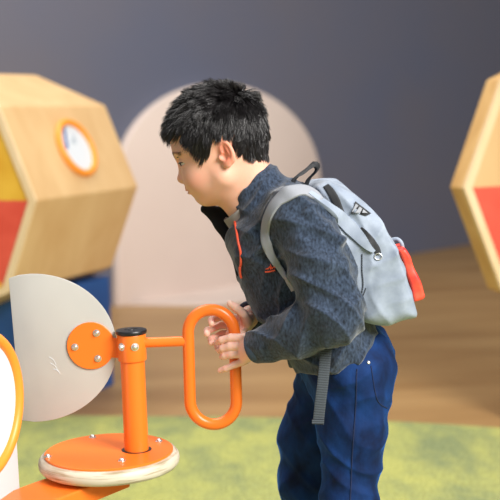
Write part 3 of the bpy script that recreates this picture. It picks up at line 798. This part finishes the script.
jk.cone(P(277, 238), P(332, 338), 0.078, 0.078, 0.03, sy=0.66)
jk.ell(P(291, 222), (0.064, 0.110, 0.056), None, 0.04)
jk.cone(P(298, 215, -0.095), P(281, 219, 0.09), 0.050, 0.050, 0.03)
jk.cone(P(330, 338), P(339, 358), 0.083, 0.083, 0.02, sy=0.64)
jk.cone(P(250, 244, -0.01), P(272, 300, -0.01), 0.030, 0.040, 0.04, sy=0.6)
# sleeves
Ws = P(255, 348.5, -0.078); Wsf = P(252, 316, 0.034)
jk.chain([P(301, 217, -0.110), P(322, 270, -0.142), ElN, P(300, 331, -0.126), P(268, 343, -0.092)], [0.053, 0.050, 0.046, 0.040, 0.032], 0.016)
jk.cone(P(268, 343, -0.092), P(250.5, 348.5, -0.074), 0.031, 0.0265, 0.008)
jk.chain([P(283, 219, 0.105), ElF, P(262, 317, 0.075)], [0.052, 0.045, 0.033], 0.016)
jk.cone(P(262, 317, 0.075), P(246, 316.5, 0.026), 0.033, 0.029, 0.008)
# folds bunched at the elbow and across the forearm
for a, b, r in (((346, 287, -0.182), (316, 300, -0.172), 0.010), ((350, 303, -0.185), (318, 313, -0.188), 0.010), ((318, 316, -0.176), (322, 345, -0.150), 0.010), ((300, 317, -0.150), (306, 347, -0.135), 0.009), ((283, 328, -0.128), (290, 352, -0.118), 0.008),
                ((300, 240, -0.165), (330, 270, -0.185), 0.009), ((305, 262, -0.175), (345, 262, -0.172), 0.008), ((312, 215, -0.158), (340, 240, -0.168), 0.009)):
    jk.cone(P(*a), P(*b), r, r*0.8, 0.016)
# hem: cut along a line that rises to the back and drops on the near side
hp = P(334, 352, 0.0)
e1 = P(376, 331) - P(293, 365); e2 = np.array([0.0, 1.0, 0.075]); hn = np.cross(e1, e2); hn /= np.linalg.norm(hn)
if hn[2] > 0: hn = -hn
jk.planecut(hp, hn, hp, 0.17, 0.010) if False else None
jk.p.append(('s', (lambda p, c=hp, n=hn, ax=sp: np.maximum(np.maximum(-((p-c) @ -n)*-1*-1, -1e9), np.sqrt(((p-c)**2).sum(-1))-0.16) if False else np.maximum(-((p-c) @ n), np.abs(p[..., 1])-0.135)), hp, 0.3, 0.010))
# collar: a flared stand around the neck, open at the front
c0 = P(284, 214, 0.0); c1 = P(248, 183.5, 0.0); ca = c1-c0; ca /= np.linalg.norm(ca)
jk.cone(c0, c1 + ca*0.012, 0.056, 0.050, 0.022, sy=0.95)
jk.disp = folds([(0.0018, 60, 30, -45, 0.3, 1.1), (-0.0060, 80, 60, 120, 1.7, 1.5), (-0.0050, -120, 60, 90, 0.4, 1.4), (0.0008, 160, 90, 60, 0.9, 1.0)])
# cuts: rim of the collar, inside of the collar, V at the front, cuffs
rimn = ca
jk.p.append(('s', lambda p: np.maximum(-((p-c1) @ rimn), np.sqrt(((p-c1)**2).sum(-1))-0.085), c1, 0.085, 0.004))
jk.cone(P(268, 205), c1 + ca*0.03, 0.040, 0.0455, 0.004, 's', sy=0.95)
jk.cone(P(238, 214, 0.004), P(205, 196, 0.0), 0.024, 0.034, 0.006, 's', sy=0.9)
for A_, B_ in ((P(268, 343, -0.092), P(252.5, 347.8, -0.076)), (P(262, 317, 0.075), P(247.5, 316.5, 0.030))):
    ax_ = B_-A_; ax_ /= np.linalg.norm(ax_)
    jk.p.append(('s', (lambda p, c=B_-ax_*0.004, n=ax_: np.maximum(-((p-c) @ n), np.sqrt(((p-c)**2).sum(-1))-0.045)), B_, 0.05, 0.003))
    jk.cone(B_-ax_*0.012, B_+ax_*0.02, 0.0205, 0.0215, 0.002, 's')
CUFF = []
for A_, B_ in ((P(268, 343, -0.092), P(252.5, 347.8, -0.076)), (P(262, 317, 0.075), P(247.5, 316.5, 0.030))):
    ax_ = (B_-A_)/np.linalg.norm(B_-A_); CUFF.append((B_-ax_*0.018, ax_))
jo, JV, JQ = sdf_obj('jacket', jk, 0.0022, M['fleece'], boy, relax=1)
print('jacket verts', len(JV))
tree_j = bvh((JV, JQ))

# ------------------------------------------------------------------ trousers
tr = Sdf()
tr.ell(P(346, 358), (0.084, 0.115, 0.078), None, 0.03)
tr.cone(P(338, 336), P(346, 362), 0.060, 0.074, 0.02, sy=0.66)
tr.chain([P(353, 372, -0.055), P(352, 430, -0.064), P(349, 505, -0.072), AnN + np.array([0, 0, 0.02])], [0.072, 0.0575, 0.047, 0.043], 0.022)
tr.chain([P(338, 372, 0.055), P(310, 440, 0.068), P(306, 482, 0.074), P(324, 535, 0.08), AnF + np.array([0, 0, 0.02])], [0.072, 0.055, 0.050, 0.047, 0.043], 0.022)
tr.disp = folds([(0.0020, 45, 50, 30, 0.2, 1.5), (-0.0036, 90, -40, 110, 2.0, 1.4), (-0.0032, -70, 60, 130, 0.5, 1.5)])
for A in (AnN, AnF):
    tr.p.append(('s', (lambda p, c=A: np.maximum(p[..., 2]-0.055, np.sqrt(((p-c)**2).sum(-1))-0.15)), A, 0.15, 0.004))
to, TV, TQ = sdf_obj('trousers', tr, 0.0025, M['cord'], boy, relax=1)
tree_t = bvh((TV, TQ))
# shoes
for A in (AnN, AnF):
    sh = Sdf()
    sh.cone(A + np.array([0.012, 0, -0.034]), A + np.array([-0.105, 0, -0.044]), 0.036, 0.030, 0.02); sh.cone(A, A + np.array([0.01, 0, -0.03]), 0.036, 0.036, 0.01)
    sh.p.append(('s', (lambda p: p[..., 2]-0.016), A, 0.3, 0.002))
    so, SV, SQ = sdf_obj('shoe', sh, 0.004, M['shoe'], boy, relax=1)
    a, b = A + np.array([0.012, 0, 0]), A + np.array([-0.105, 0, 0]); a[2] = b[2] = 0.0
    pts = [a + 0.039*np.array([math.cos(t_), math.sin(t_), 0]) for t_ in np.linspace(-math.pi/2, math.pi/2, 14)] + [b + 0.034*np.array([math.cos(t_), math.sin(t_), 0]) for t_ in np.linspace(math.pi/2, 1.5*math.pi, 14)]
    bm_obj('sole', bevel(prism_bm([q + np.array([0, 0, 0.0092]) for q in pts], (0, 0, 0.012)), 0.002), M['sole'], so)

# ------------------------------------------------------------------ jacket details
def py_poly(pts, ys, dy):
    # polygon given by picture points with a depth for each, thickened away from the camera
    return prism_bm([P(a, b, y) for (a, b), y in zip(pts, ys)], (0, dy, 0))
fl = Sdf()
for a, b, ra, rb_ in (((205, 209, 0.040), (229, 212, 0.030), 0.006, 0.009), ((206, 209, 0.040), (221, 226, 0.026), 0.006, 0.008), ((226, 213, 0.034), (236, 240, 0.008), 0.008, 0.010), ((221, 226, 0.026), (235, 248, 0.002), 0.008, 0.010),
                      ((214, 214, 0.036), (232, 236, 0.012), 0.007, 0.010), ((235, 244, 0.004), (241, 272, -0.018), 0.011, 0.010)):
    fl.cone(P(*a), P(*b), ra, rb_, 0.012)
fo, FV, FQ = sdf_obj('collar_flap', fl, 0.002, M['lining'], jo, relax=1); fo['label'] = 'open black lined collar flap'
tree_jf = bvh((JV, JQ), (FV, FQ))
ts = Sdf()
tc0, tc1 = P(252, 214, 0.0), P(243, 203, 0.0)
ts.cone(tc0, tc1, 0.0475, 0.0455, 0.01)
ta = tc1-tc0; ta /= np.linalg.norm(ta)
ts.cone(tc0, tc1 + ta*0.05, 0.0425, 0.0425, 0.003, 's')
ts.p.append(('s', lambda p: np.maximum(-((p-tc1) @ ta), np.sqrt(((p-tc1)**2).sum(-1))-0.07), tc1, 0.07, 0.003))
sdf_obj('shirt_collar', ts, 0.002, M['tee'], boy, relax=1)
# coral zip along the open edge
zp, zn = casts(tree_jf, [(232.5, 206), (233.5, 214), (235.5, 223), (237.5, 232), (239, 242), (241, 252), (241.5, 262), (241, 266)], 0.0016)
zo = bm_obj('zip', tube_bm(smooth_path(zp, 5), 0.0021, 8), M['zip'], jo, smooth=True); zo['label'] = 'coral zip edge'
q0, n0 = cast(tree_jf, 241, 266); q1 = P(242.5, 277, 0)
q1, n1 = cast(tree_jf, 242.5, 277)
bm_obj('zip_puller', tube_bm(smooth_path([q0+n0*0.003, (q0+q1)/2+n0*0.0045, q1+n1*0.003], 4), 0.0021, 8), M['zip'], zo, smooth=True)
# small coral chest emblem: three rising strokes over a bar
bm = bmesh.new()
for pl_, r in ((((265.5, 271.8), (270, 271.3), (275, 270)), 0.0014), (((268, 269), (269.5, 266.5), (270.5, 269)), 0.0009), (((270.5, 269), (270.8, 264), (272, 268.5)), 0.0009), (((272, 268.5), (274, 265.8), (275, 268)), 0.0009), (((266, 269), (268, 268.2)), 0.0008)):
    pp, _ = casts(tree_jf, pl_, 0.0008); tube_bm(pp, r, 6, bm=bm)
bm_obj('chest_emblem', bm, M['zip'], jo)['label'] = 'coral embroidered emblem'
def surface_line(tree, pts, r, name, mat, parent, off=0.0004, sub=5):
    pp, _ = casts(tree, [tuple(v) for v in smooth_path([np.array(v, float) for v in pts], sub)], off)
    return bm_obj(name, tube_bm(pp, r, 6), mat, parent, smooth=True)
M['knit'] = newmat('knit cuff', rgb(66, 80, 100), 0.85, 0.2); add_bump(M['knit'], 500, 0.4, 0.001)
for c_, a_ in CUFF: bm_obj('cuff', lathe_bm(c_, a_, [(0.0222, 0.004), (0.0275, 0.001), (0.0288, 0.004), (0.0285, 0.013), (0.0272, 0.0165), (0.0250, 0.0170), (0.0222, 0.012)], 48), M['knit'], jo, smooth=True)
# trouser seams, back pocket and rivet
surface_line(tree_t, [(357, 369), (356.5, 378), (356, 400), (354, 430), (352, 460), (351, 485), (350, 505)], 0.0011, 'side_seam', M['seam'], to)
surface_line(tree_t, [(371, 366), (373, 380), (376, 396), (380, 404), (387, 408)], 0.0009, 'back_pocket_seam', M['seam'], to)
rp_, rn_ = cast(tree_t, 368.5, 362.5)
if rp_ is not None: bm_obj('rivet', lathe_bm(rp_, rn_, [(0.0034, -0.001), (0.0034, 0.0008), (0.0022, 0.0018), (0.0005, 0.002)], 16), M['steel'], to, smooth=True)['label'] = 'silver rivet'

# ------------------------------------------------------------------ backpack
bp_ = thing('backpack', tuple(P(372, 250, 0.0)), 'light grey backpack with black zips and a red tag on the boy\'s back', 'backpack')
def uv(a, b): v = P(*b)-P(*a); return v/np.linalg.norm(v)
bA = uv((342, 205), (388, 318)); bN = np.cross(bA, (0, 1, 0)); bN /= np.linalg.norm(bN)
if bN[0] < 0: bN = -bN
bY = np.array([0, 1.0, 0]); AX = np.array([bA, bN, bY])
bg_ = Sdf()
YB = -0.11
prof = smooth_path([P(a, b, YB) for a, b in ((312, 196), (318, 186), (330, 184), (345, 189), (359, 199), (373, 212), (386, 228), (396, 247), (402, 266), (407, 288), (413, 309), (414, 317), (404, 321), (388, 325.5), (372, 324), (361, 318), (352, 300), (338, 262), (322, 226))], 2, closed=True)
bg_.slab(prof, 0.0, lambda p: np.clip(0.128-0.20*np.maximum(p[..., 2]-0.86, 0), 0.085, 0.13), 0.022, 0.02)
bg_.slab([P(a, b, YB) for a, b in ((372, 262), (396, 250), (403, 268), (410, 300), (413, 314), (388, 323), (366, 318))], 0.0, 0.132, 0.018, 0.012)
bg_.disp = folds([(0.0014, 55, 30, 35, 0.4, 1.2), (-0.0050, 120, 60, 40, 1.1, 1.4), (-0.0040, 60, 90, -130, 0.5, 1.3)])
jm = Sdf()   # keep the bag clear of the jacket's back
for op, f, c, r, k in jk.p[:4]: bg_.p.append(('s', f, c, r, 0.006)) if op == 'u' else None
bgo, GV, GQ = sdf_obj('pack_body', bg_, 0.0025, M['bag'], bp_, relax=1)
tree_b = bvh((GV, GQ)); tree_all = bvh((JV, JQ), (GV, GQ)); tree_low = bvh((JV, JQ), (TV, TQ))
def ribbon(tree, pts, widths, th, name, mat, parent, off=0.0, sub=5, flatten=None):
    pth = smooth_path([np.array(v, float) for v in pts], sub); wp = np.interp(np.linspace(0, len(widths)-1, len(pth)), range(len(widths)), widths)
    pp, nn = [], []; ws = []
    for v, w in zip(pth, wp):
        p, n = cast(tree, *v)
        if p is not None: pp.append(p + n*off); nn.append(n); ws.append(w)
    pp = np.array(pp); nn = np.array(nn)
    for _ in range(4):
        nn[1:-1] = (nn[:-2]+nn[1:-1]*2+nn[2:])/4; pp[1:-1] = (pp[:-2]+pp[1:-1]*2+pp[2:])/4
    nn /= np.linalg.norm(nn, axis=1)[:, None]
    return bm_obj(name, ribbon_bm(pp, nn, ws, th), mat, parent, autosmooth=50)
# near shoulder strap over the jacket
st = ribbon(tree_all, [(321, 201), (314, 196), (305, 191), (293, 192), (281, 199), (272, 210), (267, 224), (266, 239), (270, 252), (277, 264)], [0.010, 0.022, 0.027, 0.028, 0.027, 0.024, 0.021, 0.018, 0.015, 0.012], 0.0035, 'shoulder_strap', M['strap'], bp_, off=0.001)
wb = ribbon(tree_j, [(277, 264), (282, 271), (287, 278), (291, 285), (294, 290)], [0.010, 0.010], 0.0022, 'strap_webbing', M['strap'], st, off=0.001)
# far strap mirrored to the other shoulder
fp = [P(312, 196, 0.075), P(296, 185, 0.078), P(278, 190, 0.080), P(262, 205, 0.085), P(255, 225, 0.090), P(254, 245, 0.092)]
fq, fn_ = [], []
tj = bvh((JV, JQ))
for v in smooth_path(fp, 4):
    h_ = tj.find_nearest(Vector(v)); n_ = np.array(h_[1]); c_ = np.array(h_[0]); 
    if n_ @ (c_-P(300, 280, 0.0)) < 0: n_ = -n_
    fq.append(c_ + n_*0.001); fn_.append(n_)
bm_obj('shoulder_strap', ribbon_bm(fq, fn_, [0.026]*len(fq), 0.005), M['strap'], bp_, autosmooth=50)
# loose webbing hanging below the sleeve
wpts = [P(326.5, 338, -0.128), P(326, 350, -0.137), P(324.5, 365, -0.142), P(322.5, 385, -0.143), P(320, 405, -0.142), P(318, 424, -0.140)]
wn_ = [-FW + RT*0.12]*len(smooth_path(wpts, 4))
hw_ = bm_obj('hanging_webbing', ribbon_bm(smooth_path(wpts, 4), wn_, [0.0185]*len(wn_), 0.0022), M['web'], bp_, autosmooth=50); hw_['label'] = 'dark grey webbing strap end'
bm_obj('webbing_hem', box_bm(P(318, 421.5, -0.1425), (RT, UP, FW), (0.0100, 0.0035, 0.0028)), M['web'], hw_)
# black grab loop on top
gl = smooth_path([P(301, 192, -0.040), P(294, 187, -0.034), P(296.5, 179.5, -0.026), P(305, 172.5, -0.016), P(314.5, 166, -0.006), P(315.5, 170, 0.004), P(308, 178, 0.012), P(304, 188, 0.016)], 5)
gt = np.array(gl); gn = []
for i in range(len(gt)):
    t_ = gt[min(i+1, len(gt)-1)]-gt[max(i-1, 0)]; gn.append(np.cross(t_/np.linalg.norm(t_), (0.45, 0.80, 0.35)))
bm_obj('grab_loop', ribbon_bm(gl, gn, [0.016]*len(gl), 0.0042), M['blackweb'], bp_, autosmooth=50)['label'] = 'black grab loop'
# zips and piping
ribbon(tree_b, [(326, 186), (331, 192), (336, 201), (340, 211), (345, 219)], [0.010, 0.013, 0.014, 0.012, 0.008], 0.002, 'zip', M['blackweb'], bp_, off=0.0004)['label'] = 'black zip'
z2 = ribbon(tree_b, [(361, 228), (366, 234), (371, 242), (376, 249), (379, 254)], [0.005, 0.010, 0.014, 0.013, 0.008], 0.0022, 'zip', M['blackweb'], bp_, off=0.0004); z2['label'] = 'black zip'
p0, n0 = cast(tree_b, 378, 254)
bm_obj('zip_puller', tube_bm([p0+n0*0.003+RT*0.0052*math.cos(a)*1.2+UP*(-0.004+0.0052*math.sin(a)) for a in np.linspace(0, 2*math.pi, 14, endpoint=False)], 0.0009, 6, closed=True), M['steel'], z2, smooth=True)
sf = ribbon(tree_all, [(309, 194), (325, 205), (338, 216), (350, 228), (362, 240), (373, 252)], [0.010, 0.016, 0.022, 0.024, 0.018, 0.006], 0.006, 'side_flap', M['bag'], bp_, off=-0.0005)
surface_line(tree_b, [(362, 254), (362, 270), (363, 285), (361, 300), (364, 318)], 0.0012, 'side_seam', M['web'], bp_)
surface_line(tree_b, [(357, 306), (362, 298), (366, 288)], 0.0010, 'pocket_edge', M['web'], bp_)
# triangular woven patch with pale marks
bm = bmesh.new()
def patch(pts, off, bmx, closed=True):
    pp, nn = casts(tree_b, pts, off); n = np.mean(nn, 0); n /= np.linalg.norm(n); prism_bm(pp, n*0.001, bmx)
patch([(354.5, 202.5), (359, 206), (370, 214.5), (366, 216), (351.5, 213.5)], 0.0030, bm)
po = bm_obj('patch', bm, M['blackweb'], bp_); po['label'] = 'black triangular woven patch'
bm = bmesh.new()
for tri in ([(354.8, 205.3), (357.2, 207.0), (353.8, 211.8), (352.8, 211.6)], [(358, 208.0), (360.3, 209.6), (358.2, 213.2), (355.6, 212.6)], [(361.3, 210.3), (366, 214.0), (360.2, 213.6)]):
    patch(tri, 0.0046, bm)
bm_obj('patch_mark', bm, M['strap'], po)
# red tag on the outer face
rs = Sdf()
ra = uv((402, 248), (419, 297)); rn = np.cross(ra, (0, 1, 0)); rn /= np.linalg.norm(rn)
rs.slab([P(a, b, -0.05) for a, b in ((397, 249), (404, 247), (409, 256), (417, 275), (424.5, 295), (422, 298), (413, 300), (410, 290), (405, 270))], -0.03, 0.042, 0.005, 0.01)
rs.disp = folds([(0.0009, 120, 20, 160, 0.4, 1.0)])
ro, RV, RQ = sdf_obj('red_tag', rs, 0.002, M['redtag'], bp_, relax=1); ro['label'] = 'red nylon tag hanging from the pack'
bm_obj('tag_loop', tube_bm(smooth_path([P(391, 240, -0.03), P(397, 239, -0.034), P(401.5, 243, -0.036), P(403, 250, -0.036)], 4), 0.0035, 8), M['bag'], ro, smooth=True)

# ------------------------------------------------------------------ light
W = bpy.data.worlds.new('World'); scene.world = W; W.use_nodes = True
bg = W.node_tree.nodes['Background']; bg.inputs['Color'].default_value = (0.92, 0.96, 1.0, 1); bg.inputs['Strength'].default_value = 0.36
def area(name, loc, target, sx, sy, power, col):
    l = bpy.data.lights.new(name, 'AREA'); l.shape = 'RECTANGLE'; l.size = sx; l.size_y = sy; l.energy = power; l.color = col
    o = bpy.data.objects.new(name, l); COL.objects.link(o); o.location = loc
    o.rotation_euler = (Vector(target)-Vector(loc)).to_track_quat('-Z', 'Y').to_euler(); return o
area('window_light', (2.5, -2.7, 3.2), (0, 0.3, 0.8), 2.2, 1.8, 400, (1.0, 0.97, 0.93))
area('ceiling_light', (-1.6, 2.4, 4.0), (-0.9, 3.4, 0), 4.0, 3.6, 205, (1.0, 0.97, 0.92))
scene.view_settings.view_transform = 'Standard'; scene.view_settings.look = 'None'; scene.view_settings.gamma = 1; scene.view_settings.exposure = 0.0
scene.view_settings.use_curve_mapping = False
